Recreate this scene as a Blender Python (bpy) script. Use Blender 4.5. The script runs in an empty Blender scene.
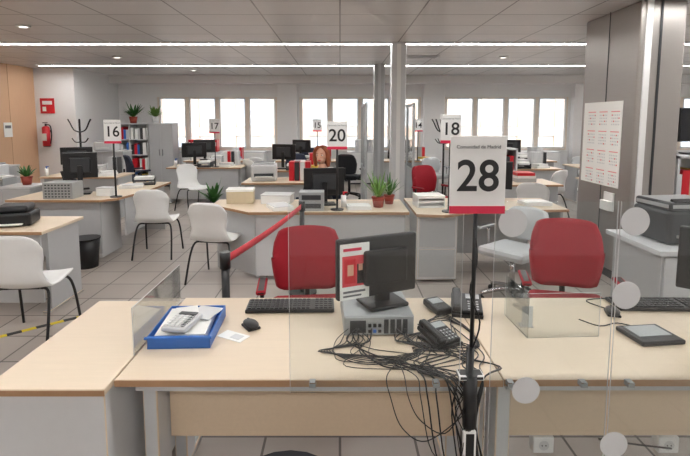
import bpy,bmesh,math,random
from mathutils import Vector,Matrix,Euler
R=random.Random(7)
sc=bpy.context.scene
try:
    sc.view_settings.view_transform='Standard'
except Exception: pass

# ---------------------------------------------------------------- materials
def S(r,g,b):
    f=lambda c:(c/12.92 if c<=.04045 else ((c+.055)/1.055)**2.4)
    return tuple(f(c/255) for c in (r,g,b))+(1,)
def mat(name,col,rough=.5,metal=0,var=.08,scale=25,emit=0,stretch=(1,1,1),bump=0):
    m=bpy.data.materials.new(name); m.use_nodes=True
    nt=m.node_tree; N=nt.nodes; L=nt.links
    b=N['Principled BSDF']
    b.inputs['Roughness'].default_value=rough; b.inputs['Metallic'].default_value=metal
    tc=N.new('ShaderNodeTexCoord'); mp=N.new('ShaderNodeMapping'); mp.inputs['Scale'].default_value=stretch
    nz=N.new('ShaderNodeTexNoise'); nz.inputs['Scale'].default_value=scale; nz.inputs['Detail'].default_value=3
    mx=N.new('ShaderNodeMix'); mx.data_type='RGBA'
    L.new(tc.outputs['Object'],mp.inputs[0]); L.new(mp.outputs[0],nz.inputs['Vector']); L.new(nz.outputs['Fac'],mx.inputs[0])
    mx.inputs[6].default_value=tuple(c*(1-var) for c in col[:3])+(1,)
    mx.inputs[7].default_value=tuple(min(1,c*(1+var)) for c in col[:3])+(1,)
    L.new(mx.outputs[2],b.inputs['Base Color'])
    if emit:
        L.new(mx.outputs[2],b.inputs['Emission Color']); b.inputs['Emission Strength'].default_value=emit
    if bump:
        bp=N.new('ShaderNodeBump'); bp.inputs['Strength'].default_value=bump; bp.inputs['Distance'].default_value=.01
        L.new(nz.outputs['Fac'],bp.inputs['Height']); L.new(bp.outputs[0],b.inputs['Normal'])
    return m
def tiles(name,c1,c2,mortar,w,h,ms,rough,metal=0):
    m=bpy.data.materials.new(name); m.use_nodes=True
    nt=m.node_tree; N=nt.nodes; L=nt.links; b=N['Principled BSDF']
    tc=N.new('ShaderNodeTexCoord'); br=N.new('ShaderNodeTexBrick')
    br.offset=0; br.squash=1
    br.inputs['Scale'].default_value=1; br.inputs['Brick Width'].default_value=w; br.inputs['Row Height'].default_value=h
    br.inputs['Mortar Size'].default_value=ms; br.inputs['Mortar Smooth'].default_value=.1; br.inputs['Bias'].default_value=0
    br.inputs['Color1'].default_value=c1; br.inputs['Color2'].default_value=c2; br.inputs['Mortar'].default_value=mortar
    L.new(tc.outputs['Object'],br.inputs['Vector'])
    nz=N.new('ShaderNodeTexNoise'); nz.inputs['Scale'].default_value=3; nz.inputs['Detail'].default_value=6
    L.new(tc.outputs['Object'],nz.inputs['Vector'])
    mx=N.new('ShaderNodeMix'); mx.data_type='RGBA'; mx.blend_type='MULTIPLY'; mx.inputs[0].default_value=.12
    L.new(br.outputs['Color'],mx.inputs[6]); L.new(nz.outputs['Fac'],mx.inputs[7])
    L.new(mx.outputs[2],b.inputs['Base Color'])
    b.inputs['Roughness'].default_value=rough; b.inputs['Metallic'].default_value=metal
    return m
def clear(name,tint=(.96,.98,.98,1),g=.07):
    m=bpy.data.materials.new(name); m.use_nodes=True
    nt=m.node_tree; N=nt.nodes; L=nt.links; N.remove(N['Principled BSDF'])
    t=N.new('ShaderNodeBsdfTransparent'); t.inputs[0].default_value=tint
    gl=N.new('ShaderNodeBsdfGlossy'); gl.inputs['Roughness'].default_value=.03
    fr=N.new('ShaderNodeFresnel'); fr.inputs[0].default_value=1.35
    mm=N.new('ShaderNodeMath'); mm.operation='MULTIPLY_ADD'; mm.inputs[1].default_value=.6; mm.inputs[2].default_value=g*.4
    mx=N.new('ShaderNodeMixShader')
    L.new(fr.outputs[0],mm.inputs[0]); L.new(mm.outputs[0],mx.inputs[0]); L.new(t.outputs[0],mx.inputs[1]); L.new(gl.outputs[0],mx.inputs[2])
    L.new(mx.outputs[0],N['Material Output'].inputs[0])
    return m
wood=mat('beech',S(219,201,177),.35,0,.05,6,stretch=(1,14,1))
woodx=mat('beech_x',S(220,198,170),.38,0,.05,6,stretch=(14,1,14))
edge=mat('edge_wood',S(170,132,98),.5)
grey=mat('grey_laminate',S(182,183,184),.45,0,.03)
lgrey=mat('light_grey',S(208,209,210),.4,0,.03)
white=mat('white_plastic',S(234,234,232),.35,0,.02)
wallw=mat('wall_paint',S(234,233,232),.6,0,.02)
black=mat('black_plastic',S(20,20,22),.35,0,.1)
dark=mat('dark_grey',S(50,52,55),.45)
steel=mat('brushed_steel',S(166,161,156),.38,.75,.07,8,stretch=(1,1,60))
chrome=mat('chrome',S(200,200,200),.18,1,.02)
silver=mat('silver_plastic',S(172,175,176),.4,.3,.04)
red=mat('red_fabric',S(160,20,38),.8,0,.12,150)
redp=mat('red_plastic',S(200,25,40),.35)
redband=mat('red_band',S(215,70,80),.6)
pink=mat('sign_red',S(215,40,75),.5)
pale=mat('calendar_pink',S(235,150,150),.7)
blue=mat('blue_plastic',S(50,108,190),.35)
yel=mat('yellow_plastic',S(215,180,70),.4)
bluef=mat('blue_fabric',S(45,52,70),.8,0,.1,150)
blackf=mat('black_fabric',S(32,33,37),.85,0,.15,150)
greyf=mat('grey_fabric',S(185,187,188),.8,0,.1,150)
paper=mat('paper',S(240,240,236),.7,0,.01)
paperink=mat('ink',S(110,112,115),.7)
green=mat('leaf',S(60,110,50),.5,0,.3,12)
green2=mat('leaf_light',S(110,150,70),.5,0,.3,12)
terra=mat('terracotta',S(150,60,45),.6)
skin=mat('skin',S(215,165,140),.5)
hairr=mat('hair_auburn',S(140,72,40),.6,0,.3,80)
cardb=mat('cardboard',S(205,190,160),.8)
screen=mat('screen_glass',S(18,20,26),.12)
sill=mat('window_frame',S(232,220,206),.5)
wallwood=mat('wall_wood',S(212,172,138),.5,0,.06,5,stretch=(8,8,1))
yellow=mat('yellow_tape',S(225,200,40),.6)
lamp=mat('lamp_tube',S(253,250,247),.5,emit=33)
spot=mat('downlight_glass',S(255,250,240),.5,emit=3)
acry=clear('acrylic'); glass=clear('window_glass',(.97,.99,.99,1),.04)
facade=mat('facade_cream',S(190,186,180),.8); brickm=mat('facade_brick',S(186,158,140),.8); fwin=mat('facade_window',S(158,164,172),.4); ftrim=mat('facade_trim',S(205,205,205),.8)
asph=mat('street_asphalt',S(110,110,110),.9)
floorm=tiles('floor_tile',S(176,167,159),S(167,158,150),S(94,87,82),.40,.40,.007,.28)
ceilm=tiles('ceiling_panel',S(213,210,209),S(207,204,203),S(125,122,121),.87,.6,.009,.42,.0)

# ---------------------------------------------------------------- builder
class B:
    def __init__(s,name): s.name=name; s.bm=bmesh.new(); s.mats=[]
    def mi(s,m):
        if m not in s.mats: s.mats.append(m)
        return s.mats.index(m)
    def box(s,c,size,m,rot=(0,0,0),bev=0):
        vs=bmesh.ops.create_cube(s.bm,size=1)['verts']
        M=Matrix.Translation(c)@Euler(rot).to_matrix().to_4x4()@Matrix.Diagonal((*size,1))
        bmesh.ops.transform(s.bm,matrix=M,verts=vs)
        fs=set(f for v in vs for f in v.link_faces); i=s.mi(m)
        for f in fs: f.material_index=i
        if bev:
            es=list(set(e for v in vs for e in v.link_edges))
            bmesh.ops.bevel(s.bm,geom=es,offset=min(bev,min(size)*.45),offset_type='OFFSET',segments=2,profile=.5,affect='EDGES')
        return s
    def bx(s,x0,x1,y0,y1,z0,z1,m,bev=0):
        return s.box(((x0+x1)/2,(y0+y1)/2,(z0+z1)/2),(x1-x0,y1-y0,z1-z0),m,(0,0,0),bev)
    def cyl(s,a,b,r1,m,r2=None,seg=20):
        a=Vector(a);b=Vector(b);d=b-a
        M=Matrix.Translation((a+b)/2)@d.to_track_quat('Z','Y').to_matrix().to_4x4()
        vs=bmesh.ops.create_cone(s.bm,cap_ends=True,cap_tris=False,segments=seg,radius1=r1,radius2=r1 if r2 is None else r2,depth=d.length,matrix=M)['verts']
        i=s.mi(m)
        for f in set(f for v in vs for f in v.link_faces):
            f.material_index=i
            if len(f.verts)==4: f.smooth=True
        return s
    def sph(s,c,r,m,rot=(0,0,0),seg=16):
        if not hasattr(r,'__len__'): r=(r,r,r)
        M=Matrix.Translation(c)@Euler(rot).to_matrix().to_4x4()@Matrix.Diagonal((*r,1))
        vs=bmesh.ops.create_uvsphere(s.bm,u_segments=seg,v_segments=max(8,seg*3//4),radius=1,matrix=M)['verts']
        i=s.mi(m)
        for f in set(f for v in vs for f in v.link_faces): f.material_index=i; f.smooth=True
        return s
    def tube(s,pts,r,m,seg=8,sub=4):
        P=[Vector(p) for p in pts]; rr=list(r) if hasattr(r,'__len__') else [r]*len(P)
        if sub>1 and len(P)>2:
            Q=[];q=[]
            for k in range(len(P)-1):
                p0=P[max(k-1,0)];p1=P[k];p2=P[k+1];p3=P[min(k+2,len(P)-1)]
                for j in range(sub):
                    t=j/sub
                    Q.append(.5*((2*p1)+(p2-p0)*t+(2*p0-5*p1+4*p2-p3)*t*t+(3*p1-p0-3*p2+p3)*t**3)); q.append(rr[k]*(1-t)+rr[k+1]*t)
            Q.append(P[-1]);q.append(rr[-1]);P=Q;rr=q
        i=s.mi(m);rings=[];n=None
        for k,p in enumerate(P):
            t=(P[min(k+1,len(P)-1)]-P[max(k-1,0)])
            if t.length<1e-7: t=Vector((0,0,1))
            t.normalize()
            if n is None: n=t.orthogonal().normalized()
            else:
                n=n-t*n.dot(t)
                n=n.normalized() if n.length>1e-5 else t.orthogonal().normalized()
            b=t.cross(n)
            rings.append([s.bm.verts.new(p+(n*math.cos(2*math.pi*j/seg)+b*math.sin(2*math.pi*j/seg))*rr[k]) for j in range(seg)])
        for k in range(len(rings)-1):
            for j in range(seg):
                f=s.bm.faces.new((rings[k][j],rings[k][(j+1)%seg],rings[k+1][(j+1)%seg],rings[k+1][j])); f.material_index=i; f.smooth=True
        for rg in (rings[0][::-1],rings[-1]):
            f=s.bm.faces.new(rg); f.material_index=i
        return s
    def prism(s,poly,z0,z1,m,me=None):
        a=[s.bm.verts.new((x,y,z0)) for x,y in poly]; b=[s.bm.verts.new((x,y,z1)) for x,y in poly]
        i=s.mi(m); j=s.mi(me or m)
        f=s.bm.faces.new(a[::-1]); f.material_index=i; f=s.bm.faces.new(b); f.material_index=i
        for k in range(len(a)):
            l=(k+1)%len(a); f=s.bm.faces.new((a[k],a[l],b[l],b[k])); f.material_index=j
        return s
    def surf(s,fn,nu,nv,th,m):
        P=[[Vector(fn(i/nu,j/nv)) for j in range(nv+1)] for i in range(nu+1)]
        T=[];U=[]
        for i in range(nu+1):
            t=[];u=[]
            for j in range(nv+1):
                du=P[min(i+1,nu)][j]-P[max(i-1,0)][j]; dv=P[i][min(j+1,nv)]-P[i][max(j-1,0)]
                n=du.cross(dv); n=n.normalized() if n.length>1e-9 else Vector((0,0,1))
                t.append(s.bm.verts.new(P[i][j]+n*th/2)); u.append(s.bm.verts.new(P[i][j]-n*th/2))
            T.append(t);U.append(u)
        k=s.mi(m)
        def F(*v):
            f=s.bm.faces.new(v); f.material_index=k; f.smooth=True
        for i in range(nu):
            for j in range(nv):
                F(T[i][j],T[i+1][j],T[i+1][j+1],T[i][j+1]); F(U[i][j],U[i][j+1],U[i+1][j+1],U[i+1][j])
        for i in range(nu):
            F(T[i][0],U[i][0],U[i+1][0],T[i+1][0]); F(T[i][nv],T[i+1][nv],U[i+1][nv],U[i][nv])
        for j in range(nv):
            F(T[0][j],T[0][j+1],U[0][j+1],U[0][j]); F(T[nu][j],U[nu][j],U[nu][j+1],T[nu][j+1])
        return s
    def leaf(s,base,dirv,length,w,droop,m,n=6):
        base=Vector(base);d=Vector(dirv).normalized();side=d.cross(Vector((0,0,1)))
        side=side.normalized() if side.length>1e-3 else Vector((1,0,0))
        L=[];i=s.mi(m)
        for k in range(n+1):
            t=k/n;p=base+d*length*t+Vector((0,0,-droop*t*t));ww=w*math.sin(math.pi*min(.97,max(.08,t)))**.8
            L.append((s.bm.verts.new(p-side*ww),s.bm.verts.new(p+side*ww)))
        for k in range(n):
            f=s.bm.faces.new((L[k][0],L[k][1],L[k+1][1],L[k+1][0])); f.material_index=i; f.smooth=True
        return s
    def text(s,txt,loc,size,m,rot=(math.pi/2,0,0),bold=0,ext=.0006,sx=1):
        cu=bpy.data.curves.new('t','FONT'); cu.body=txt; cu.size=size; cu.align_x='CENTER'; cu.align_y='CENTER'; cu.extrude=ext; cu.offset=bold
        o=bpy.data.objects.new('t',cu); sc.collection.objects.link(o)
        dg=bpy.context.evaluated_depsgraph_get(); me=bpy.data.meshes.new_from_object(o.evaluated_get(dg))
        M=Matrix.Translation(loc)@Euler(rot).to_matrix().to_4x4()@Matrix.Diagonal((sx,1,1,1))
        me.transform(M); n0=len(s.bm.faces); s.bm.from_mesh(me); s.bm.faces.ensure_lookup_table(); i=s.mi(m)
        for f in s.bm.faces[n0:]: f.material_index=i
        bpy.data.objects.remove(o); bpy.data.meshes.remove(me)
        return s
    def done(s,loc=(0,0,0),rz=0,parent=None,scale=1,norm=True):
        if norm: bmesh.ops.recalc_face_normals(s.bm,faces=s.bm.faces)
        me=bpy.data.meshes.new(s.name); s.bm.to_mesh(me); s.bm.free()
        for m in s.mats: me.materials.append(m)
        o=bpy.data.objects.new(s.name,me); o.location=loc; o.rotation_euler=(0,0,rz); o.scale=(scale,)*3
        sc.collection.objects.link(o)
        if parent: o.parent=parent
        return o
_cache={}
def inst(key,make,loc,rz=0,scale=1):
    if key not in _cache:
        o=make(); _cache[key]=o
    else:
        s=_cache[key]; o=bpy.data.objects.new(s.name.split('.')[0],s.data); sc.collection.objects.link(o)
    o.location=loc; o.rotation_euler=(0,0,rz); o.scale=(scale,)*3
    return o

# ---------------------------------------------------------------- room
X0,X1,Y0,Y1,H=-6.9,10.5,-2.6,13.0,2.86
B('floor').bx(X0-.3,X1+.3,Y0-.3,Y1+.3,-.1,0,floorm).done()
B('ceiling').bx(X0-.3,X1+.3,Y0-.3,Y1+.3,H,H+.12,ceilm).done()
b=B('wall_left').bx(X0-.2,X0,Y0,Y1,0,H,wallwood)
for y in range(0,11): b.bx(X0,X0+.004,y-.004,y+.004,0,H,edge)
b.done()
B('wall_right').bx(X1,X1+.2,Y0,Y1,0,H,wallw).done()
B('wall_front').bx(X0-.2,X1+.2,Y0-.2,Y0,0,H,wallw).done()
WT=2.36
bays=[(-4.96,-1.71),(-1.10,2.2),(2.84,6.2),(6.8,10.1)]
b=B('wall_back').bx(X0-.2,X1+.2,Y1,Y1+.25,0,.88,wallw).bx(X0-.2,X1+.2,Y1,Y1+.25,WT,H,wallw)
e=X0-.2
for a,c in bays: b.bx(e,a,Y1,Y1+.25,.88,WT,wallw); e=c
b.bx(e,X1+.2,Y1,Y1+.25,.88,WT,wallw)
b.done()
B('wall_pier').bx(X0,-6.0,10.85,Y1,0,H,wallw).done()
for i,(a,c) in enumerate([(-1.66,-1.15),(2.25,2.79),(6.25,6.75)]):
    B('trim_pier_%d'%(i+1)).bx(a,c,Y1-.22,Y1,0,H,wallw,.01).done()
B('trim_ceiling_beam').bx(-6.0,X1,Y1-.5,Y1-.001,2.66,H-.001,wallw).done()
for i,(a,c) in enumerate(bays):
    b=B('window_%d'%(i+1)); w=c-a; n=4
    b.bx(a,c,Y1+.02,Y1+.12,.88,.93,sill).bx(a,c,Y1+.02,Y1+.12,WT-.05,WT,sill)
    b.bx(a-.02,c+.02,Y1-.06,Y1+.1,.85,.88,white)
    for k in range(n+1):
        x=a+w*k/n; t=.045
        b.bx(max(a,x-t),min(c,x+t),Y1+.02,Y1+.12,.93,WT-.05,sill)
    for k in range(n):
        xa=a+w*k/n+.045; xb=a+w*(k+1)/n-.045
        for u0,u1,z0,z1 in ((xa,xa+.035,.93,WT-.05),(xb-.035,xb,.93,WT-.05),(xa,xb,.93,.97),(xa,xb,WT-.09,WT-.05)):
            b.bx(u0,u1,Y1+.03,Y1+.09,z0,z1,white)
        b.bx(xa+.035,xb-.035,Y1+.055,Y1+.06,.97,WT-.09,glass)
    b.bx(a,c,Y1-.04,Y1+.01,WT-.04,WT+.04,white)
    b.done()
for i,y in enumerate((-1.4,1.5,4.42,7.35,10.24)):
    B('ceiling_strip_light').bx(X0+.5,X1-.5,y-.05,y+.05,H-.012,H-.001,lamp).bx(X0+.5,X1-.5,y-.075,y-.05,H-.02,H-.001,lgrey).bx(X0+.5,X1-.5,y+.05,y+.075,H-.02,H-.001,lgrey).done()
for x,y in ((-3.9,6.0),(-4.1,8.9),(3.0,8.9),(-3.4,11.2)):
    B('ceiling_downlight').cyl((0,0,0),(0,0,-.02),.08,white).cyl((0,0,-.02),(0,0,-.022),.045,spot).done((x,y,H-.001))
b=B('ceiling_vent').bx(-.3,.3,-.15,.15,-.015,0,lgrey,.003)
for k in range(6): b.bx(-.27,.27,-.12+k*.045,-.1+k*.045,-.018,-.015,grey)
b.done((1.5,8.9,H-.001))
# exterior
b=B('street_building').bx(-25,32,26,27,-3,12,facade)
for k in range(-12,16):
    x=k*2.0
    b.bx(x-.35,x+.35,25.9,26,-3,12,brickm)
    for z in (-.9,1.5,4.2,7.2):
        b.bx(x+.5,x+1.5,25.93,26,z,z+1.5,fwin); b.bx(x+.45,x+1.55,25.9,26,z-.1,z,ftrim); b.bx(x+.98,x+1.02,25.9,25.95,z,z+1.5,ftrim)
b.bx(-25,32,25.88,25.9,.85,1.3,brickm)
b.done()
B('street_ground').bx(-40,45,13.4,60,-3.2,-3.0,asph).done()

# steel columns
b=B('steel_column')
b.bx(2.93,3.38,4.75,5.8,0,H,steel,.02)
b.bx(2.925,2.93,5.28,5.29,0,H,dark)
b.bx(2.98,3.04,4.735,4.75,0,H,white)
b.bx(3.12,3.14,4.74,4.75,0,H,dark)
b.bx(2.915,3.395,4.735,5.815,0,.08,dark)
b.done()
B('square_post').bx(.78,1.0,7.3,7.5,0,H,lgrey,.01).bx(.86,.92,7.29,7.3,0,H,white).done()
B('square_post').bx(.72,.94,10.1,10.3,0,H,grey,.01).bx(.8,.86,10.09,10.1,0,H,lgrey).done()
b=B('wall_calendar').bx(2.922,2.928,4.95,5.72,.98,1.9,paper)
for i in range(4):
    for j in range(3):
        y=5.62-j*.235; z=1.79-i*.215
        b.bx(2.920,2.922,y-.16,y,z-.005,z+.005,pale)
        for r in range(4):
            for k in range(5): b.bx(2.920,2.922,y-.155+.032*k,y-.14+.032*k,z-.045-r*.033,z-.03-r*.033,redband if (k*3+i*2+j+r*5)%7==0 else lgrey)
b.done()
b=B('fire_extinguisher')
b.cyl((0,0,.0),(0,0,.4),.08,redp).sph((0,0,.4),(.08,.08,.05),redp).cyl((0,0,.43),(0,0,.5),.02,black).box((0,-.02,.52),(.03,.14,.02),black)
b.tube([(0,.0,.48),(.1,0,.45),(.12,0,.25),(.1,-.02,.05)],.012,black).cyl((0,0,.0),(0,0,-.02),.07,black).bx(-.05,.05,-.083,-.078,.12,.28,paper).bx(-.04,.04,.07,.115,.3,.36,dark)
b.done((-6.62,10.73,1.12))
B('fire_sign').bx(0,.32,0,.01,0,.34,redp).bx(.05,.27,-.004,0,.2,.28,paper).bx(.05,.13,-.004,0,.05,.15,paper).done((-6.78,10.835,1.85))
for x,z,w,h in ((9.3,1.2,.3,.4),(8.4,1.3,.25,.36),(9.9,1.35,.25,.3)):
    B('wall_notice').bx(X0+.003,X0+.01,x-w/2,x+w/2,z,z+h,paper).bx(X0+.01,X0+.012,x-w*.35,x+w*.35,z+h*.6,z+h*.8,paperink).done()

# ---------------------------------------------------------------- furniture makers
def white_chair():
    b=B('visitor_chair')
    prof=[(-.23,.425,.19),(-.21,.455,.215),(-.1,.45,.235),(.05,.435,.24),(.15,.44,.235),(.2,.49,.215),(.225,.57,.19),(.245,.68,.205),(.27,.78,.215),(.285,.87,.19)]
    def fn(u,v):
        t=u*(len(prof)-1); k=min(int(t),len(prof)-2); f=t-k
        y,z,w=[prof[k][q]*(1-f)+prof[k+1][q]*f for q in range(3)]
        s=2*v-1; back=max(0,min(1,(u-.45)*3))
        y-=back*.06*s*s; z+=(1-back)*.02*s*s - max(0,u-.8)*5*.06*s**4
        return (s*w,y,z)
    b.surf(fn,27,12,.012,white)
    for s in (-1,1):
        b.tube([(s*.12,-.12,.425),(s*.19,-.16,.42),(s*.22,-.2,.3),(s*.235,-.25,0)],.011,black)
        b.tube([(s*.12,.1,.42),(s*.19,.13,.41),(s*.22,.19,.28),(s*.235,.28,0)],.011,black)
    b.cyl((-.14,-.12,.425),(.14,-.12,.425),.01,black).cyl((-.14,.1,.42),(.14,.1,.42),.01,black)
    return b.done()
def task_chair(fab,name='office_chair',frame=None,bh=.42):
    frame=frame or black
    b=B(name)
    b.box((0,0,.48),(.48,.46,.09),fab,(0,0,0),.04)
    def fn(u,v):
        s=2*v-1; z=.56+bh*u; w=.2+.03*math.sin(math.pi*u)-(.02*max(0,u-.85)*6)
        return (s*w,.235+.05*u-.05*s*s-.03*math.sin(math.pi*u),z-.025*s**6*(1 if u>.5 else -1))
    b.surf(fn,12,12,.05,fab)
    b.tube([(0,.1,.43),(0,.24,.43),(0,.29,.55),(0,.3,.7)],.02,frame)
    b.cyl((0,0,.12),(0,0,.44),.028,frame).box((0,0,.43),(.2,.2,.03),frame)
    for k in range(5):
        a=k*2*math.pi/5+.3;x,y=math.cos(a),math.sin(a)
        b.tube([(0,0,.13),(x*.15,y*.15,.11),(x*.29,y*.29,.075)],[.03,.022,.016],frame,sub=2)
        b.cyl((x*.29-y*.02,y*.29+x*.02,.03),(x*.29+y*.02,y*.29-x*.02,.03),.03,black,seg=12)
    for s in (-1,1):
        b.tube([(s*.2,.05,.44),(s*.29,.05,.46),(s*.29,.03,.65)],.014,frame); b.box((s*.29,-.02,.67),(.06,.26,.03),black,(0,0,0),.012)
    return b.done()
def monitor(w=.5,h=.3,name='computer_monitor',zc=.33):
    b=B(name)
    b.box((0,0,zc),(w,.03,h),black,(0,0,0),.008).box((0,.025,zc),(w*.6,.03,h*.6),dark,(0,0,0),.01)
    b.bx(-w/2+.015,w/2-.015,-.0165,-.0145,zc-h/2+.02,zc+h/2-.015,screen)
    b.box((0,.05,zc*.55),(.06,.025,zc*.9),black,(0,0,0),.006)
    b.box((0,.04,.012),(.24,.18,.02),black,(0,0,0),.008)
    return b
def mk_mon(): return monitor().done()
def keyboard():
    b=B('computer_keyboard').box((0,0,.011),(.44,.15,.018),black,(0,0,0),.005)
    for r in range(5):
        for c in range(19):
            if c in (14,): continue
            b.box((-.2+c*.0222,-.055+r*.026,.023),(.018,.02,.007),dark,(0,0,0),.002)
    return b.done()
def mouse():
    b=B('computer_mouse').sph((0,0,.018),(.032,.055,.017),black).bx(-.03,.03,-.043,.043,.001,.012,black,.003)
    b.box((0,.028,.032),(.006,.014,.006),dark)
    return b.done()
def phone():
    b=B('desk_phone')
    b.prism([(-.09,-.1),(.09,-.1),(.09,.1),(-.09,.1)],0.001,.02,black)
    b.box((0,.01,.045),(.18,.2,.03),black,(.22,0,0),.008)
    b.box((-.06,.0,.085),(.045,.2,.025),black,(.22,0,0),.01).box((-.06,-.085,.055),(.05,.045,.04),black,(.22,0,0),.012).box((-.06,.08,.095),(.05,.045,.04),black,(.22,0,0),.012)
    b.box((.035,.06,.075),(.08,.05,.006),silver,(.22,0,0))
    for r in range(4):
        for c in range(3): b.box((.01+c*.025,-.07+r*.025,.045+r*.0055),(.017,.016,.008),grey,(.22,0,0),.002)
    return b.done()
def desk(x0,x1,y0,y1,panel='front',name='office_desk',ped=None,wm=None):
    b=B(name); wm=wm or wood
    b.bx(x0,x1,y0,y1,.722,.75,wm,.003).bx(x0,x1,y0-.001,y0+.001,.722,.748,edge)
    for x in (x0+.04,x1-.04):
        b.bx(x-.015,x+.015,y0+.12,y1-.06,.02,.722,grey); b.box((x,(y0+y1)/2,.012),(.06,(y1-y0)-.1,.022),silver,(0,0,0),.006)
    if panel=='front': b.bx(x0+.055,x1-.055,y0+.06,y0+.08,.1,.722,grey)
    if ped is not None:
        b.bx(ped,ped+.42,y0+.1,y1-.1,.03,.68,grey,.004)
        for k in range(3): b.bx(ped+.01,ped+.41,y1-.1,y1-.085,.06+k*.205,.25+k*.205,lgrey,.003)
    return b.done()
def number_sign(n,w=.21,h=.29,zc=1.53,zb=.75,loc=(0,0)):
    b=B('number_sign')
    b.box((0,0,zc),(w,.008,h),white,(0,0,0),.003)
    b.bx(-w/2,w/2,-.006,-.004,zc-h/2,zc-h/2+h*.1,pink)
    b.text(n,(0,-.0055,zc-.005),h*.62,black,bold=.002)
    b.text('Comunidad de Madrid',(0,-.0055,zc+h*.36),h*.075,paperink)
    b.cyl((0,.012,zb+.005),(0,.012,zc),.011,black)
    b.cyl((0,.012,zb+.0005),(0,.012,zb+.012),.07,black)
    return b.done((loc[0],loc[1],0))
def plant(name,h,spread,n,w,m,pot=terra,pr=.1,ph=.16):
    b=B(name).cyl((0,0,0.001),(0,0,ph),pr*.75,pot,pr).cyl((0,0,ph-.01),(0,0,ph+.005),pr*1.06,pot)
    for k in range(n):
        a=R.random()*6.28; el=R.uniform(.6,1.4); L=h*R.uniform(.55,1.0)
        d=(math.cos(a)*math.cos(el)*spread,math.sin(a)*math.cos(el)*spread,math.sin(el))
        b.leaf((math.cos(a)*.02,math.sin(a)*.02,ph),d,L,w*R.uniform(.7,1.1),h*R.uniform(0,.35),m)
    return b.done(norm=False)
def open_shelf(loc,w=1.1,h=1.6,d=.4,rz=0,n=4):
    b=B('bookshelf')
    b.bx(-w/2,w/2,d/2-.02,d/2,0,h,lgrey).bx(-w/2,-w/2+.025,-d/2,d/2,0,h,lgrey).bx(w/2-.025,w/2,-d/2,d/2,0,h,lgrey).bx(-.0125,.0125,-d/2,d/2,0,h,lgrey)
    b.bx(-w/2,w/2,-d/2,d/2,h-.025,h,lgrey)
    cols=[white,redp,grey,blue,white,yel,dark,lgrey,redp,cardb,white]
    for k in range(n):
        z=.05+k*(h-.07)/n
        b.bx(-w/2,w/2,-d/2,d/2,z-.02,z,lgrey)
        for s in (-w/2+.03,.02):
            x=s
            while x<s+w/2-.12:
                t=R.uniform(.045,.08); hh=R.uniform(.24,.31)
                if R.random()>.15: b.bx(x,x+t,-d/2+.05,d/2-.04,z,z+min(hh,(h-.07)/n-.05),R.choice(cols))
                x+=t+.004
    return b.done(loc,rz)
def place(o,loc,rz=0): o.location=loc; o.rotation_euler=(0,0,rz); return o

# ---------------------------------------------------------------- front counter
def counter(x0,x1,y0,y1,name='service_desk'):
    b=B(name)
    b.bx(x0,x1,y0,y1,.722,.75,wood,.004).bx(x0,x1,y0-.002,y0+.001,.724,.748,edge)
    b.bx(x0+.05,x1-.05,y0+.07,y0+.1,.665,.722,lgrey)
    b.bx(x0+.1,x1-.1,y0+.27,y0+.29,.34,.72,woodx)
    for x in (x0+.06,x1-.06):
        b.bx(x-.03,x+.03,y0+.16,y0+.30,.03,.722,lgrey,.006); b.bx(x-.03,x+.03,y0+.08,y1-.08,0,.035,silver,.008); b.bx(x-.02,x+.02,y0+.08,y1-.1,.66,.722,lgrey)
        b.bx(x-.03,x+.03,y1-.32,y1-.2,.03,.722,lgrey,.006)
    return b.done()
counter(-.83,.600,1.656,2.47)
counter(.605,2.05,1.66,2.47)
counter(2.055,3.4,1.66,2.47)
for x in (.88,1.42):
    B('socket_box').box((0,0,.038),(.09,.05,.075),white,(0,0,0),.006).cyl((0,-.026,.038),(0,-.027,.038),.022,lgrey).sph((-.008,-.027,.038),.003,dark,seg=8).sph((.008,-.027,.038),.003,dark,seg=8).done((x,1.94,.265))
b=B('side_cabinet').bx(-1.27,-.835,1.59,2.42,.725,.752,wood,.004).bx(-1.27,-.835,1.588,1.592,.727,.748,edge)
b.bx(-1.25,-.85,1.62,2.4,.03,.725,lgrey,.004).bx(-1.22,-.87,1.65,2.35,0,.03,dark)
b.bx(-1.24,-1.055,2.4,2.412,.05,.7,grey,.003).bx(-1.045,-.86,2.4,2.412,.05,.7,grey,.003)
b.done()

b=B('letter_tray'); w,d,h=.26,.33,.055
b.bx(-w/2,w/2,-d/2,d/2,0,.006,blue)
for r in ((-w/2,-w/2+.006,-d/2,d/2),(w/2-.006,w/2,-d/2,d/2),(-w/2,w/2,d/2-.006,d/2),(-w/2,w/2,-d/2,-d/2+.006)): b.bx(*r,0,h,blue,.002)
b.bx(-w/2-.008,w/2+.008,-d/2-.012,-d/2,h-.01,h,blue,.002)
b.box((-.01,.01,.03),(.21,.29,.035),paper,(0,0,.05)).box((.05,.08,.053),(.12,.14,.004),lgrey,(0,0,-.3)).box((-.03,.08,.056),(.1,.14,.003),white,(0,0,.3))
b.done((-.68,2.06,.75),.04)
b=B('desk_calculator').box((0,0,.012),(.11,.17,.022),lgrey,(.0,0,0),.005).box((0,.06,.026),(.08,.028,.004),dark)
for r in range(5):
    for c in range(4): b.box((-.036+c*.024,-.066+r*.023,.027),(.017,.015,.008),white if c<3 else dark,(0,0,0),.002)
b.done((-.69,2.0,.809),-.15)
place(keyboard(),(-.25,2.33,.751),.03)
place(mouse(),(-.41,2.10,.75),.6)
B('paper_slip').box((0,0,.001),(.13,.07,.002),paper).box((.02,0,.003),(.05,.04,.001),lgrey).done((-.47,2.01,.75),-.5)
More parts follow.
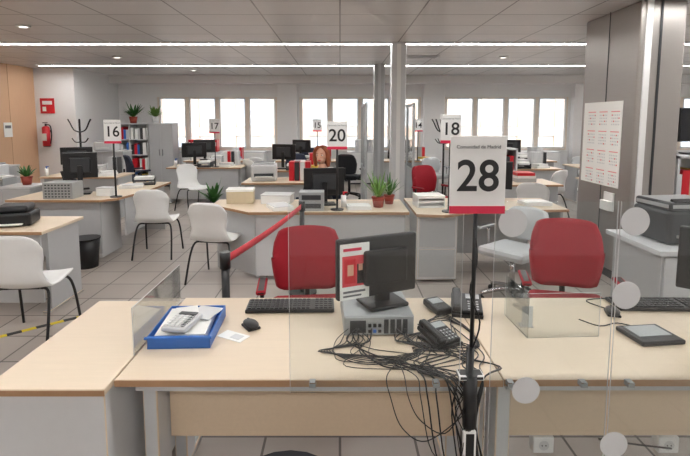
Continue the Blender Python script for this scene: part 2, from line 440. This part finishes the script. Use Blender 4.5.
# pc + monitor with poster
b=B('desktop_computer').box((0,0,.047),(.31,.33,.09),silver,(0,0,0),.006)
b.bx(-.15,.15,-.172,-.165,.008,.088,silver,.002)
for k in range(4): b.bx(.02+k*.028,.04+k*.028,-.176,-.171,.015,.078,dark)
b.bx(-.13,-.06,-.176,-.171,.02,.075,dark)
for k in range(3): b.bx(-.05+k*.022,-.036+k*.022,-.178,-.171,.02,.032,blue if k==1 else black); b.bx(-.05+k*.022,-.036+k*.022,-.178,-.171,.045,.06,black)
for x in (-.13,.13):
    for y in (-.13,.13): b.cyl((x,y,0.001),(x,y,.004),.012,black)
b.done((.165,2.18,.75),.05)
b=B('computer_monitor')
zc=.19
b.box((0,0,zc),(.41,.035,.28),black,(0,0,0),.01).box((.03,-.03,zc),(.22,.04,.16),black,(0,0,0),.012)
b.bx(-.19,.19,.0172,.0185,zc-.12,zc+.125,screen)
b.box((.03,-.0,.09),(.07,.03,.16),black,(0,0,0),.006).box((.03,.0,.011),(.2,.16,.018),black,(0,0,0),.008)
z=zc-.135
b.bx(-.195,-.05,-.0215,-.0185,z,z+.255,paper).bx(-.185,-.062,-.0225,-.0214,z+.06,z+.2,redband).bx(-.175,-.12,-.0232,-.0222,z+.075,z+.185,redp).bx(-.16,-.13,-.0238,-.0232,z+.11,z+.16,skin).bx(-.112,-.075,-.0232,-.0222,z+.07,z+.16,black).bx(-.105,-.085,-.0238,-.0232,z+.13,z+.16,skin)
b.bx(-.18,-.09,-.0225,-.0214,z+.222,z+.235,pink).bx(-.18,-.07,-.0225,-.0214,z+.03,z+.04,paperink).bx(-.18,-.09,-.0225,-.0214,z+.012,z+.02,paperink)
b.done((.17,2.14,.843),math.radians(24))
inst('ph',phone,(.63,2.28,.75),-.2,.82)
inst('ph',phone,(.43,1.96,.75),.5,.72)
B('card_reader').box((0,0,.022),(.09,.14,.035),black,(.1,0,0),.01).box((0,.02,.042),(.06,.05,.004),silver,(.1,0,0)).done((.49,2.3,.75),.4)
# cables
b=B('cable_tangle')
def wob(a): return R.uniform(-a,a)
for k in range(15):
    sx=R.choice((.04,.08,.13,.19,.24,.29))+wob(.01)
    pts=[(sx,2.0,.79),(sx+wob(.06),1.94,.765),(sx+R.uniform(-.06,.14),1.88+wob(.05),.755),(sx+R.uniform(-.05,.26),1.80+wob(.07),.755),(R.uniform(.25,.45),1.73+wob(.04),.755),(R.uniform(.38,.48),1.635,.757),(R.uniform(.40,.5),1.61,.64),(R.uniform(.44,.5),1.612,R.uniform(.3,.5)),(.46+wob(.02),1.615,.15)]
    b.tube(pts,R.choice((.0018,.0024,.003)),black,seg=6,sub=6)
for k in range(5):
    x=R.uniform(.25,.42); z=R.uniform(.44,.64)
    b.tube([(R.uniform(.05,.3),1.78,.755),(x-.08,1.67,.757),(x-.07,1.62,.70),(x-.03,1.6,z),(x+.06,1.6,z-.05),(.45,1.6,z+.06),(.47,1.61,.72)],R.choice((.002,.003)),black,seg=6,sub=6)
for k in range(6):
    b.tube([(.43+R.uniform(-.02,.2),2.0+R.uniform(0,.2),.757),(.5+wob(.1),1.85,.757),(.55+wob(.08),1.74,.757),(.52,1.64,.76),(.49,1.61,.6),(.5+R.uniform(-.04,.08),1.6,.3)],.0026,black,seg=6,sub=6)
for k in range(6):
    d=.02*k
    b.tube([(.02+d,1.99,.77),(-.0+d,1.93,.757),(-.03-d*.6,1.86,.757),(.08+d,1.76+d*.6,.757),(.25,1.78+d*.5,.757),(.34+wob(.03),1.88,.757),(.25+d,1.96,.757),(.4,2.05,.757),(.5,2.0,.757)],.0022,black,seg=6,sub=6)
for k in range(5):
    b.tube([(.36,2.0+.03*k,.757),(.4,2.12+wob(.03),.757),(.5,2.16+.02*k,.757),(.58,2.05+wob(.04),.757),(.57+wob(.03),1.9,.757),(.48,1.83+.03*k,.757),(.3,1.86+wob(.04),.757)],.0024,black,seg=6,sub=6)
b.done()
# big sign on pole
b=B('number_sign')
zc=1.515;w=.19;h=.265
b.box((0,0,zc),(w,.006,h),white,(0,0,0),.003).bx(-w/2,w/2,-.0045,-.003,zc-h/2,zc-h/2+.026,pink)
b.text('28',(.0,-.004,zc-.008),.150,black,bold=.002,sx=.98).text('Comunidad de Madrid',(0,-.004,zc+.095),.0165,black)
b.cyl((0,.012,.86),(0,.012,zc-.02),.0075,black).cyl((-.004,.012,0.01),(-.004,.012,.9),.014,black).cyl((0,.012,0),(0,.012,.02),.12,black)
b.cyl((0,.012,.60),(0,.012,.80),.025,black).box((0,.02,.79),(.09,.05,.02),black,(0,0,0),.005).box((0,.02,.52),(.05,.05,.14),black,(0,0,0),.01)
b.tube([(0,.0,.9),(.02,-.01,1.0),(-.012,0.01,1.1),(.012,.02,1.2),(0,.0,1.3)],.003,black)
b.done((.467,1.60,0))
# acrylic screens
def acrylic(x0,x1,y,z0,z1,stickers):
    b=B('acrylic_screen').bx(x0,x1,y,y+.004,z0,z1,acry)
    for x,z in stickers: b.cyl((x,y-.002,z),(x,y-.0005,z),.05,lgrey,seg=32)
    for x in (x0+.08,x1-.08): b.bx(x-.012,x+.012,y+.004,y+.035,.735,.755,silver,.002)
    for x in (x0,x1): b.bx(x-.0005,x+.0005,y-.0005,y+.0045,z0,z1,lgrey)
    b.done()
acrylic(.54,.965,1.622,.45,1.42,[(.60,1.345),(.67,.73)])
acrylic(.975,1.62,1.622,.45,1.42,[(1.025,1.35),(1.01,1.085),(1.0,.52)])
acrylic(-.18,.43,1.622,.72,1.42,[])
b=B('acrylic_divider').bx(-.002,.002,-.27,.3,0,.2,acry).bx(-.0015,.0015,-.27,.3,.2,.2015,lgrey).bx(-.0015,.0015,-.2715,-.27,0,.2,lgrey).bx(-.002,.002,.22,.3,0.001,.004,silver); b.done((-.832,2.1,.753))
b=B('acrylic_divider').bx(-.16,.16,-.002,.002,0,.2,acry).bx(-.162,-.158,-.002,.25,0,.2,acry).bx(-.16,.16,-.0015,.0015,.2,.201,lgrey).bx(.16,.161,-.002,.002,0,.2,lgrey).bx(-.162,-.161,.25,.251,0,.2,lgrey); b.done((.98,2.0,.751),.05)
B('leaflet').box((0,0,.05),(.05,.002,.1),lgrey).box((0,.02,.002),(.06,.05,.003),silver).done((.86,2.1,.751))
# right position
place(inst('kb2',keyboard,(0,0,0)),(1.62,2.35,.751),-.03)
place(mouse(),(1.34,2.25,.75),-.3)
B('signature_pad').box((0,0,.011),(.2,.17,.02),black,(0,0,0),.006).box((0,.015,.0225),(.15,.1,.003),silver).tube([(.0,.08,.01),(-.05,.14,.006),(-.15,.12,.006),(-.2,.2,.006)],.003,black).done((1.36,2.0,.751),.12)
b=monitor(.46,.3,zc=.3); b.done((1.80,2.08,.75),math.radians(140))
b=B('mouse_cable').tube([(1.34,2.31,.755),(1.3,2.42,.755),(1.5,2.45,.755),(1.9,2.44,.755),(2.0,2.3,.755)],.003,black,sub=6); b.done()
b=B('power_cable').tube([(.98,1.68,.5),(1.1,1.75,.45),(1.2,1.85,.36),(1.42,1.9,.3)],.004,black).tube([(.6,1.68,.3),(.8,1.75,.2),(1.0,1.8,.1),(1.3,1.9,.01)],.004,black); b.done()
B('round_stool').cyl((0,0,.44),(0,0,.50),.19,blackf).cyl((0,0,.43),(0,0,.44),.17,dark).cyl((0,0,.06),(0,0,.43),.025,chrome).cyl((0,0,0),(0,0,.05),.2,black,.05).done((-.18,1.43,0))

# red clerk chairs
inst('rc',lambda:task_chair(red),(-.2,2.92,0),0.1)
inst('rc2',lambda:task_chair(red,bh=.46),(1.5,2.98,0),-.25)
b=B('barrier_belt')
for x,y in ((-.685,2.76),(-.37,4.55)):
    b.cyl((x,y,0),(x,y,.02),.14,black).cyl((x,y,.02),(x,y,.88),.024,black).cyl((x,y,.82),(x,y,.92),.032,black)
b.surf(lambda u,v:(-.685+.315*u,2.76+1.79*u,.845+.05*v-.02*math.sin(math.pi*u)),12,1,.003,redband)
b.done()

# ---------------------------------------------------------------- left side
desk(-4.3,-2.55,3.98,4.65,'front')
B('card_printer').box((0,0,.06),(.32,.3,.118),black,(0,0,0),.02).box((0,0,.15),(.26,.24,.06),dark,(0,0,0),.02).bx(-.1,.1,-.2,-.12,.02,.03,paper).done((-2.98,4.3,.751),.3)
inst('wc',white_chair,(-2.42,3.62,0),3.2)
inst('wc',white_chair,(-2.31,5.92,0),3.2)
inst('wc',white_chair,(-1.32,5.0,0),2.95)
inst('wc',white_chair,(-2.75,8.8,0),.8)
inst('wc',white_chair,(-1.8,10.25,0),2.4)
b=B('floor_tape')
for k in range(12): b.box((-.55+k*.1,0,.001),(.1,.05,.002),yellow if k%2 else black)
b.done((-2.65,3.62,0),math.radians(42))
b=B('corner_desk')
b.prism([(-4.0,5.6),(-2.87,5.6),(-2.72,5.75),(-2.62,6.4),(-2.62,7.3),(-3.25,7.3),(-3.25,6.3),(-4.0,6.3)],.722,.75,wood,edge)
b.bx(-3.92,-2.9,5.66,5.68,.08,.722,grey).bx(-3.92,-3.5,5.7,6.2,.03,.7,grey).bx(-2.95,-2.91,5.68,6.2,.02,.722,lgrey).bx(-3.2,-2.7,7.2,7.24,.02,.722,grey).bx(-2.72,-2.70,5.9,7.2,.25,.722,grey).bx(-3.96,-3.92,5.66,6.25,0,.722,lgrey)
b.done()
b=monitor(.4,.33,zc=.37); b.done((-3.35,6.1,.751),math.radians(200))
b=B('document_sorter').box((0,0,.1),(.36,.25,.2),silver,(0,0,0),.006)
for k in range(5):
    for j in range(8): b.box((-.14+j*.04,-.127,.03+k*.035),(.022,.004,.014),dark)
b.done((-3.40,5.78,.751))
B('paper_stack').box((0,0,.02),(.3,.22,.04),paper,(0,0,0)).box((.02,.01,.045),(.28,.2,.01),lgrey,(0,0,.2)).done((-2.95,6.65,.75),.3)
B('letter_tray').box((0,0,.01),(.3,.24,.015),dark).box((0,0,.07),(.3,.24,.015),dark).box((0,.0,.1),(.26,.2,.04),paper).bx(-.15,-.14,-.12,.12,0,.1,dark).bx(.14,.15,-.12,.12,0,.1,dark).done((-2.9,7.0,.75),.3)
B('archive_box').box((0,0,.05),(.2,.14,.098),white,(0,0,0),.004).box((0,0,.1),(.21,.15,.012),lgrey,(0,0,0),.003).done((-2.95,5.95,.751),-.2)
number_sign('16',loc=(-2.78,5.82),zc=1.56)
b=B('waste_bin').cyl((0,0,0),(0,0,.34),.12,black,.15).cyl((0,0,.33),(0,0,.345),.158,black).cyl((0,0,.345),(0,0,.346),.13,dark); b.done((-2.95,5.40,0))
inst('bc',lambda:task_chair(blackf),(-3.7,6.85,0),2.4)
def lowcab(loc,w=1.2,h=.85,d=.45,rz=0,m=None,name='storage_cabinet'):
    b=B(name); m=m or grey
    b.bx(-w/2,w/2,-d/2,d/2,.04,h,m,.004).bx(-w/2-.01,w/2+.01,-d/2-.015,d/2,h,h+.025,lgrey,.003).bx(-w/2+.02,w/2-.02,-d/2+.03,d/2-.02,0,.04,dark)
    b.bx(-w/2+.01,-.004,-d/2-.012,-d/2,.06,h-.02,m,.003).bx(.004,w/2-.01,-d/2-.012,-d/2,.06,h-.02,m,.003)
    b.bx(-.05,-.035,-d/2-.025,-d/2-.01,h*.5,h*.6,chrome).bx(.035,.05,-d/2-.025,-d/2-.01,h*.5,h*.6,chrome)
    return b.done(loc,rz)
lowcab((-6.6,8.6,0),1.6,.8,.45,math.pi/2)
lowcab((-5.6,7.2,0),1.1,.8,.45,0)
lowcab((-4.55,6.55,0),.75,.78,.42,0)
open_shelf((-5.35,12.3,0),.95,1.62,.45)
lowcab((-4.55,12.3,0),.6,1.6,.45)
lowcab((-5.2,10.6,0),.9,1.0,.45)
B('office_printer').box((0,0,.1),(.4,.34,.198),lgrey,(0,0,0),.025).box((0,0,.21),(.34,.28,.03),dark,(0,0,0),.01).bx(-.13,.13,-.22,-.15,.06,.07,paper).done((-5.35,7.2,.826))
B('office_printer').box((0,0,.1),(.42,.36,.198),lgrey,(0,0,0),.025).box((0,0,.21),(.34,.28,.03),dark,(0,0,0),.01).bx(-.13,.13,-.22,-.15,.06,.07,paper).done((-5.2,10.6,1.026))
B('letter_tray').box((0,0,.01),(.26,.3,.015),silver).box((0,0,.07),(.26,.3,.015),silver).box((0,.0,.1),(.22,.26,.04),paper).bx(-.13,-.12,-.15,.15,0.003,.1,silver).bx(.12,.13,-.15,.15,0.003,.1,silver).done((-4.72,6.55,.806),.05)
place(plant('potted_plant',.22,1,26,.02,green,terra,.07,.11),(-4.35,6.55,.806))
place(plant('potted_plant',.35,1,26,.02,green),(-6.6,8.2,.826))
place(plant('potted_plant',.3,1,26,.025,green2,lgrey),(-5.9,7.2,.826))
place(plant('potted_plant',.45,1.1,50,.03,green,terra),(-5.3,12.25,1.621))
place(plant('potted_plant',.4,1.3,50,.03,green2,white),(-4.75,12.3,1.626))
place(plant('potted_plant',.5,.8,36,.03,green,black,.13,.3),(-2.15,8.0,0))
place(plant('potted_plant',.36,.8,34,.012,green2,terra,.07,.11),(.42,5.15,.75))
place(plant('potted_plant',.30,.9,30,.012,green,terra,.06,.1),(.56,5.35,.75))
def coat_rack(x,y):
    b=B('coat_rack').cyl((0,0,0),(0,0,.03),.2,black).cyl((0,0,0),(0,0,1.7),.02,black)
    for k in range(6):
        a=k*math.pi/3;c,s_=math.cos(a),math.sin(a)
        b.tube([(0,0,1.45),(c*.12,s_*.12,1.5),(c*.2,s_*.2,1.65),(c*.24,s_*.24,1.72)],.012,black)
        b.tube([(0,0,1.25),(c*.1,s_*.1,1.25),(c*.17,s_*.17,1.33)],.01,black)
    b.done((x,y,0))
coat_rack(-5.35,9.8); coat_rack(2.05,9.4)

# ---------------------------------------------------------------- centre island
b=B('corner_desk')
b.prism([(-.95,4.85),(.72,4.85),(.72,5.65),(-1.45,5.65),(-1.45,5.3)],.722,.75,wood,edge)
b.bx(-.9,.68,4.92,4.94,.05,.722,lgrey).bx(-1.4,-1.37,5.3,5.6,.02,.722,grey).bx(.66,.69,4.94,5.6,.02,.722,grey).box((-1.14,5.12,.39),(.64,.02,.66),grey,(0,0,math.radians(-39)))
b.bx(-.9,-.87,4.94,5.5,.02,.722,grey)
b.done()
desk(-1.5,-.3,7.15,7.85,'front')
b=monitor(.46,.31,zc=.26); b.done((-.18,5.32,.751),math.radians(190))
B('document_sorter').box((0,0,.1),(.26,.2,.2),silver,(0,0,0),.006).bx(-.1,.1,-.103,-.099,.03,.08,dark).bx(-.1,.1,-.103,-.099,.12,.17,dark).done((-.3,5.0,.751))
b=B('archive_box').box((0,0,.07),(.3,.24,.138),cardb,(0,0,0),.004).box((0,0,.15),(.31,.25,.025),paper,(0,0,0),.003); b.done((-1.15,5.45,.751),.1)
b=B('archive_box').box((0,0,.05),(.34,.22,.098),white,(0,0,0),.004).box((0,0,.1),(.35,.23,.015),lgrey,(0,0,0),.003); b.done((-.72,5.42,.751),-.1)
B('paper_stack').box((0,0,.02),(.22,.3,.038),paper).box((0,0,.042),(.2,.28,.006),lgrey,(0,0,.1)).done((-.65,5.05,.751),.4)
B('paper_stack').box((0,0,.02),(.25,.2,.038),white).box((0,0,.042),(.2,.18,.006),paper,(0,0,.1)).done((.2,5.05,.751),.1)
number_sign('20',loc=(-.03,4.97),zc=1.54)
B('hand_sanitizer').cyl((0,0,0.001),(0,0,.13),.03,white).cyl((0,0,.13),(0,0,.16),.01,redp).bx(-.01,.04,-.008,.008,.155,.17,redp).done((.04,5.16,.75))
B('office_printer').box((0,0,.13),(.4,.36,.258),lgrey,(0,0,0),.03).box((0,0,.27),(.34,.3,.04),dark,(0,0,0),.015).bx(-.13,.13,-.24,-.15,.07,.08,paper).box((0,-.17,.1),(.3,.04,.05),dark).done((-1.2,7.5,.751),.1)
B('binder_row').bx(0,.08,0,.26,0.001,.3,redp,.004).bx(.085,.165,0,.26,0.001,.3,dark,.004).bx(.17,.25,0,.26,0.001,.3,white,.004).bx(.255,.335,0,.26,.001,.3,redp,.004).done((-.8,7.4,.75))
# right island
b=B('corner_desk')
b.prism([(.78,4.75),(1.05,4.7),(1.5,4.95),(2.45,5.0),(2.45,5.75),(.78,5.75)],.722,.75,wood,edge)
b.bx(.8,1.22,4.85,5.35,.03,.72,lgrey,.004).bx(.82,1.2,4.838,4.85,.06,.36,grey,.003).bx(.82,1.2,4.838,4.85,.38,.7,grey,.003).bx(2.38,2.41,5.05,5.7,.02,.722,grey).bx(1.3,2.38,5.62,5.64,.1,.722,grey)
b.done()
number_sign('18',loc=(1.13,4.86),zc=1.61)
B('letter_tray').box((0,0,.01),(.3,.24,.015),white).box((0,0,.07),(.3,.24,.015),white).box((0,.0,.12),(.3,.24,.03),paper).bx(-.15,-.14,-.12,.12,0.003,.12,white).bx(.14,.15,-.12,.12,0.003,.12,white).done((.98,5.2,.75),.1)
b=monitor(.46,.32,zc=.32); b.done((1.75,5.45,.751),math.radians(160))
B('paper_stack').box((0,0,.02),(.3,.22,.038),white).box((0,0,.042),(.25,.2,.006),paper,(0,0,.1)).done((2.2,5.3,.751),.1)
inst('gc',lambda:task_chair(greyf,'office_chair',chrome,.3),(1.62,4.35,0),-.9)
inst('rc',None,(1.43,7.3,0),.5)
inst('wc',None,(2.7,6.5,0),2.6)
inst('wc',None,(3.6,8.15,0),-2.6)
b=B('office_printer').box((0,0,.18),(.45,.42,.3),white,(0,0,0),.03).box((0,0,.35),(.4,.38,.05),lgrey,(0,0,0),.015).bx(-.15,.15,-.3,-.15,.08,.09,paper).box((0,-.2,.1),(.34,.05,.06),dark).bx(-.2,.2,-.18,.18,.001,.04,dark); b.done((2.15,7.3,.75))
desk(1.85,3.3,6.95,7.7,'front',ped=2.7)
B('binder_row').bx(0,.3,0,.25,.001,.06,grey,.003).bx(.01,.3,.01,.25,.06,.1,white,.003).bx(0,.28,0,.25,.1,.15,redp,.003).done((2.7,7.2,.75))
for x,y in ((.45,8.2),(1.3,8.4)):
    b=B('glass_partition'); L=1.6
    for k in range(3): b.bx(-.02,.02,k*L/2-.02,k*L/2+.02,0,2.0,silver)
    for z in (.03,.8,1.97): b.bx(-.015,.015,0,L,z-.02,z+.02,silver)
    b.bx(-.01,.01,0,L,.05,.78,grey).bx(-.004,.004,.02,L-.02,.82,1.95,glass); b.done((x,y,0))

# ---------------------------------------------------------------- far workstations
def station(x,y,num=None,chair='bc',w=1.5):
    desk(x-w/2,x+w/2,y,y+.72,'front',ped=x+w/2-.55)
    inst('mon',mk_mon,(x-.25+R.uniform(-.1,.1),y+.38,.751),math.radians(180+R.uniform(-30,30)))
    B('paper_stack').box((0,0,.021),(.3,.22,.038),paper).box((0,.02,.06),(.25,.2,.04),R.choice((lgrey,yel,blue,white)),(0,0,.2)).done((x+.4,y+.25,.75),R.uniform(-.4,.4))
    inst('box',lambda:B('archive_box').box((0,0,.07),(.22,.26,.138),white,(0,0,0),.004).box((0,0,.145),(.23,.27,.02),lgrey,(0,0,0),.003).bx(-.04,.04,-.135,-.13,.04,.1,paperink).done(),(x+.1,y+.5,.751),R.uniform(-.2,.2))
    bb=B('binder_row'); n=R.randint(2,4)
    for k in range(n): bb.bx(k*.08,k*.08+.075,0,.2,.001,.3,R.choice((grey,white,lgrey,dark,redp)),.004)
    bb.done((x+.3,y+.46,.75))
    B('hand_sanitizer').cyl((0,0,0.001),(0,0,.13),.03,white).cyl((0,0,.13),(0,0,.16),.01,blue).bx(-.01,.04,-.008,.008,.155,.17,blue).done((x-.6,y+.15,.75))
    B('letter_tray').box((0,0,.01),(.26,.3,.015),dark).box((0,0,.07),(.26,.3,.015),dark).box((0,.0,.1),(.22,.26,.04),paper).bx(-.13,-.12,-.15,.15,0.003,.1,dark).bx(.12,.13,-.15,.15,0.003,.1,dark).done((x-.0,y+.18,.75),.05)
    inst(chair,None,(x-.1,y+1.1,0),R.uniform(-.4,.4))
    if num: number_sign(num,loc=(x+.22,y+.1),zc=1.58)
_cache['bl']=place(task_chair(bluef,'office_chair'),(-4.2,9.9,0),2.2)
station(-2.75,9.5,'17','gc')
station(-4.4,7.9,None,'gc',w=1.3)
station(-.75,11.0,'15','bl')
station(-2.9,11.0,None,'gc')
station(1.6,11.0,'14','bc')
station(-.9,8.9,None,'bl')
station(3.6,9.2,None,'gc')
station(5.6,9.6,None,'gc')
station(4.3,11.0,None,'bc')
station(4.7,7.2,None,'gc')
station(6.9,11.0,None,'bl')
inst('wc',None,(-1.8,10.9,0),2.7); inst('wc',None,(5.9,8.9,0),3.3); inst('gc',None,(2.1,10.4,0),.3); inst('bc',None,(.2,10.2,0),2.8)
lowcab((-3.1,12.7,0),2.2,.84,.4,0,white); lowcab((1.1,12.7,0),1.8,.84,.4,0,white); lowcab((4.5,12.7,0),2.6,.84,.4,0,white)
open_shelf((2.75,8.6,0),.8,1.2,.42,0,3)
for x0,cols in ((-4.0,(redp,redp,dark,redp,lgrey)),(.4,(lgrey,white,grey,dark)),(3.6,(white,grey,lgrey))):
    b=B('binder_row')
    for k in range(9): b.bx(k*.085,k*.085+.075,0,.28,0.001,.32,cols[k%len(cols)],.004).bx(k*.085+.02,k*.085+.055,-.002,0,.15,.25,paper)
    b.done((x0,12.52,.866))

# ---------------------------------------------------------------- right side equipment
b=B('equipment_counter').bx(2.45,3.9,3.55,4.3,.66,.7,lgrey,.004).bx(2.5,3.85,3.6,4.25,.03,.66,grey,.004)
b.bx(2.52,3.15,3.585,3.6,.06,.64,lgrey,.003).bx(3.17,3.83,3.585,3.6,.06,.64,lgrey,.003).bx(2.55,3.8,3.65,4.2,0,.03,dark)
b.done()
B('office_printer').box((0,0,.14),(.5,.42,.278),dark,(0,0,0),.03).box((0,0,.31),(.48,.4,.07),silver,(0,0,0),.02).bx(-.18,.18,-.26,-.2,.06,.08,paper).box((-.12,-.17,.35),(.16,.05,.02),black,(.3,0,0)).done((2.85,3.95,.701),.1)
open_shelf((4.05,5.15,0),1.1,1.33,.5,0,3)
b=monitor(.5,.36,zc=.32); b.done((3.85,5.1,1.331),.1)
B('leaflet_rack').box((.02,0,.1),(.02,.18,.2),white,(0,0,0),.003).box((-.01,0,.06),(.04,.17,.1),paper).done((2.9,5.1,.72))

# ---------------------------------------------------------------- person
def person(loc,rz,hair,top):
    par=bpy.data.objects.new('seated_woman',None); sc.collection.objects.link(par)
    V=[((0,0,.56),.145),((0,.02,.72),.115),((0,.03,.90),.14),((0,.025,1.02),.085),((0,.01,1.1),.05),((0,0,1.16),.048)]
    E=[(0,1),(1,2),(2,3),(3,4),(4,5)]
    for s in (-1,1):
        n=len(V)
        V+=[((s*.165,.03,.98),.058),((s*.215,-.06,.77),.042),((s*.13,-.28,.795),.028)]; E+=[(3,n),(n,n+1),(n+1,n+2)]
        n=len(V)
        V+=[((s*.095,-.02,.55),.09),((s*.11,-.40,.54),.066),((s*.11,-.38,.30),.052),((s*.11,-.36,.09),.036),((s*.11,-.5,.04),.034)]
        E+=[(0,n),(n,n+1),(n+1,n+2),(n+2,n+3),(n+3,n+4)]
    me=bpy.data.meshes.new('sk'); me.from_pydata([v[0] for v in V],E,[])
    o=bpy.data.objects.new('sk',me); sc.collection.objects.link(o)
    o.modifiers.new('Skin','SKIN')
    for i,v in enumerate(V):
        sv=me.skin_vertices[0].data[i]; sv.radius=(v[1],v[1]*(.75 if i in(1,2,3) else 1)); sv.use_root=(i==0)
    md=o.modifiers.new('Sub','SUBSURF'); md.levels=2; md.render_levels=2
    dg=bpy.context.evaluated_depsgraph_get(); dg.update()
    bm_=bpy.data.meshes.new_from_object(o.evaluated_get(dg)); bpy.data.objects.remove(o)
    body=bpy.data.objects.new('body',bm_); sc.collection.objects.link(body); body.parent=par
    bm_.materials.clear()
    for m in (top,bluef,black,skin): bm_.materials.append(m)
    for p in bm_.polygons:
        c=p.center; p.use_smooth=True
        p.material_index=2 if c.z<.12 else 3 if c.z>1.075 else 1 if (c.z<.62 and abs(c.x)<.19 and (c.y<-.1 or c.z<.58)) else 0
    b=B('head'); hz=1.245
    b.sph((0,-.005,hz+.015),(.076,.092,.1),skin,seg=24).sph((0,-.035,hz-.05),(.055,.058,.055),skin,seg=20)
    b.tube([(0,-.092,hz+.02),(0,-.108,hz-.012),(0,-.112,hz-.022)],[.007,.011,.012],skin,sub=3)
    for s in (-1,1):
        b.sph((s*.03,-.083,hz+.012),(.014,.009,.008),white,seg=12).sph((s*.03,-.091,hz+.012),(.006,.004,.006),dark,seg=10)
        b.sph((s*.077,.0,hz),(.009,.018,.028),skin,seg=10); b.box((s*.03,-.092,hz+.034),(.026,.006,.005),hair)
    b.sph((0,-.09,hz-.055),(.022,.008,.008),redband,seg=12)
    b.done(parent=par)
    b=B('hair').sph((0,.022,hz+.035),(.092,.098,.1),hair,seg=24)
    for s in (-1,1): b.tube([(s*.03,-.05,hz+.115),(s*.08,-.03,hz+.06),(s*.09,-.01,hz-.05),(s*.085,.0,hz-.14)],[.025,.032,.035,.018],hair)
    b.sph((0,.07,hz-.06),(.085,.05,.12),hair,seg=20)
    b.done(parent=par)
    b=B('hands')
    for s in (-1,1):
        b.sph((s*.105,-.325,.79),(.036,.045,.014),skin,(0,0,s*.4),seg=16)
        for k in range(4):
            L=(.06,.072,.066,.05)[k]; x=s*(.078+k*.018); y=-.35
            b.tube([(x,y,.792),(x-s*.01,y-L*.5,.796),(x-s*.014,y-L,.782)],[.0088,.008,.0065],skin,sub=3)
        b.tube([(s*.085,-.31,.79),(s*.06,-.335,.79),(s*.055,-.365,.785)],[.01,.009,.0075],skin,sub=3)
    b.done(parent=par)
    par.location=loc; par.rotation_euler=(0,0,rz)
person((-.23,6.1,0),-.35,hairr,blackf)
inst('bl',None,(-.24,6.25,0),-.35)

# ---------------------------------------------------------------- light
w=bpy.data.worlds.new('World'); sc.world=w; w.use_nodes=True
bg=w.node_tree.nodes['Background']; bg.inputs[0].default_value=(.95,.96,1,1); bg.inputs[1].default_value=6.0
sd=bpy.data.lights.new('sun','SUN'); sd.energy=2.5; sd.angle=.02; sd.color=(1,.95,.88)
so=bpy.data.objects.new('sun',sd); so.rotation_euler=(math.radians(52),0,math.radians(-25)); sc.collection.objects.link(so)

# ---------------------------------------------------------------- camera
cd=bpy.data.cameras.new('camera'); cd.sensor_width=36; cd.lens=36*475/690; cd.shift_x=5/690; cd.shift_y=-58/690; cd.clip_start=.05
co=bpy.data.objects.new('camera',cd); co.location=(0,0,1.7); co.rotation_euler=(math.radians(84),0,0); sc.collection.objects.link(co); sc.camera=co
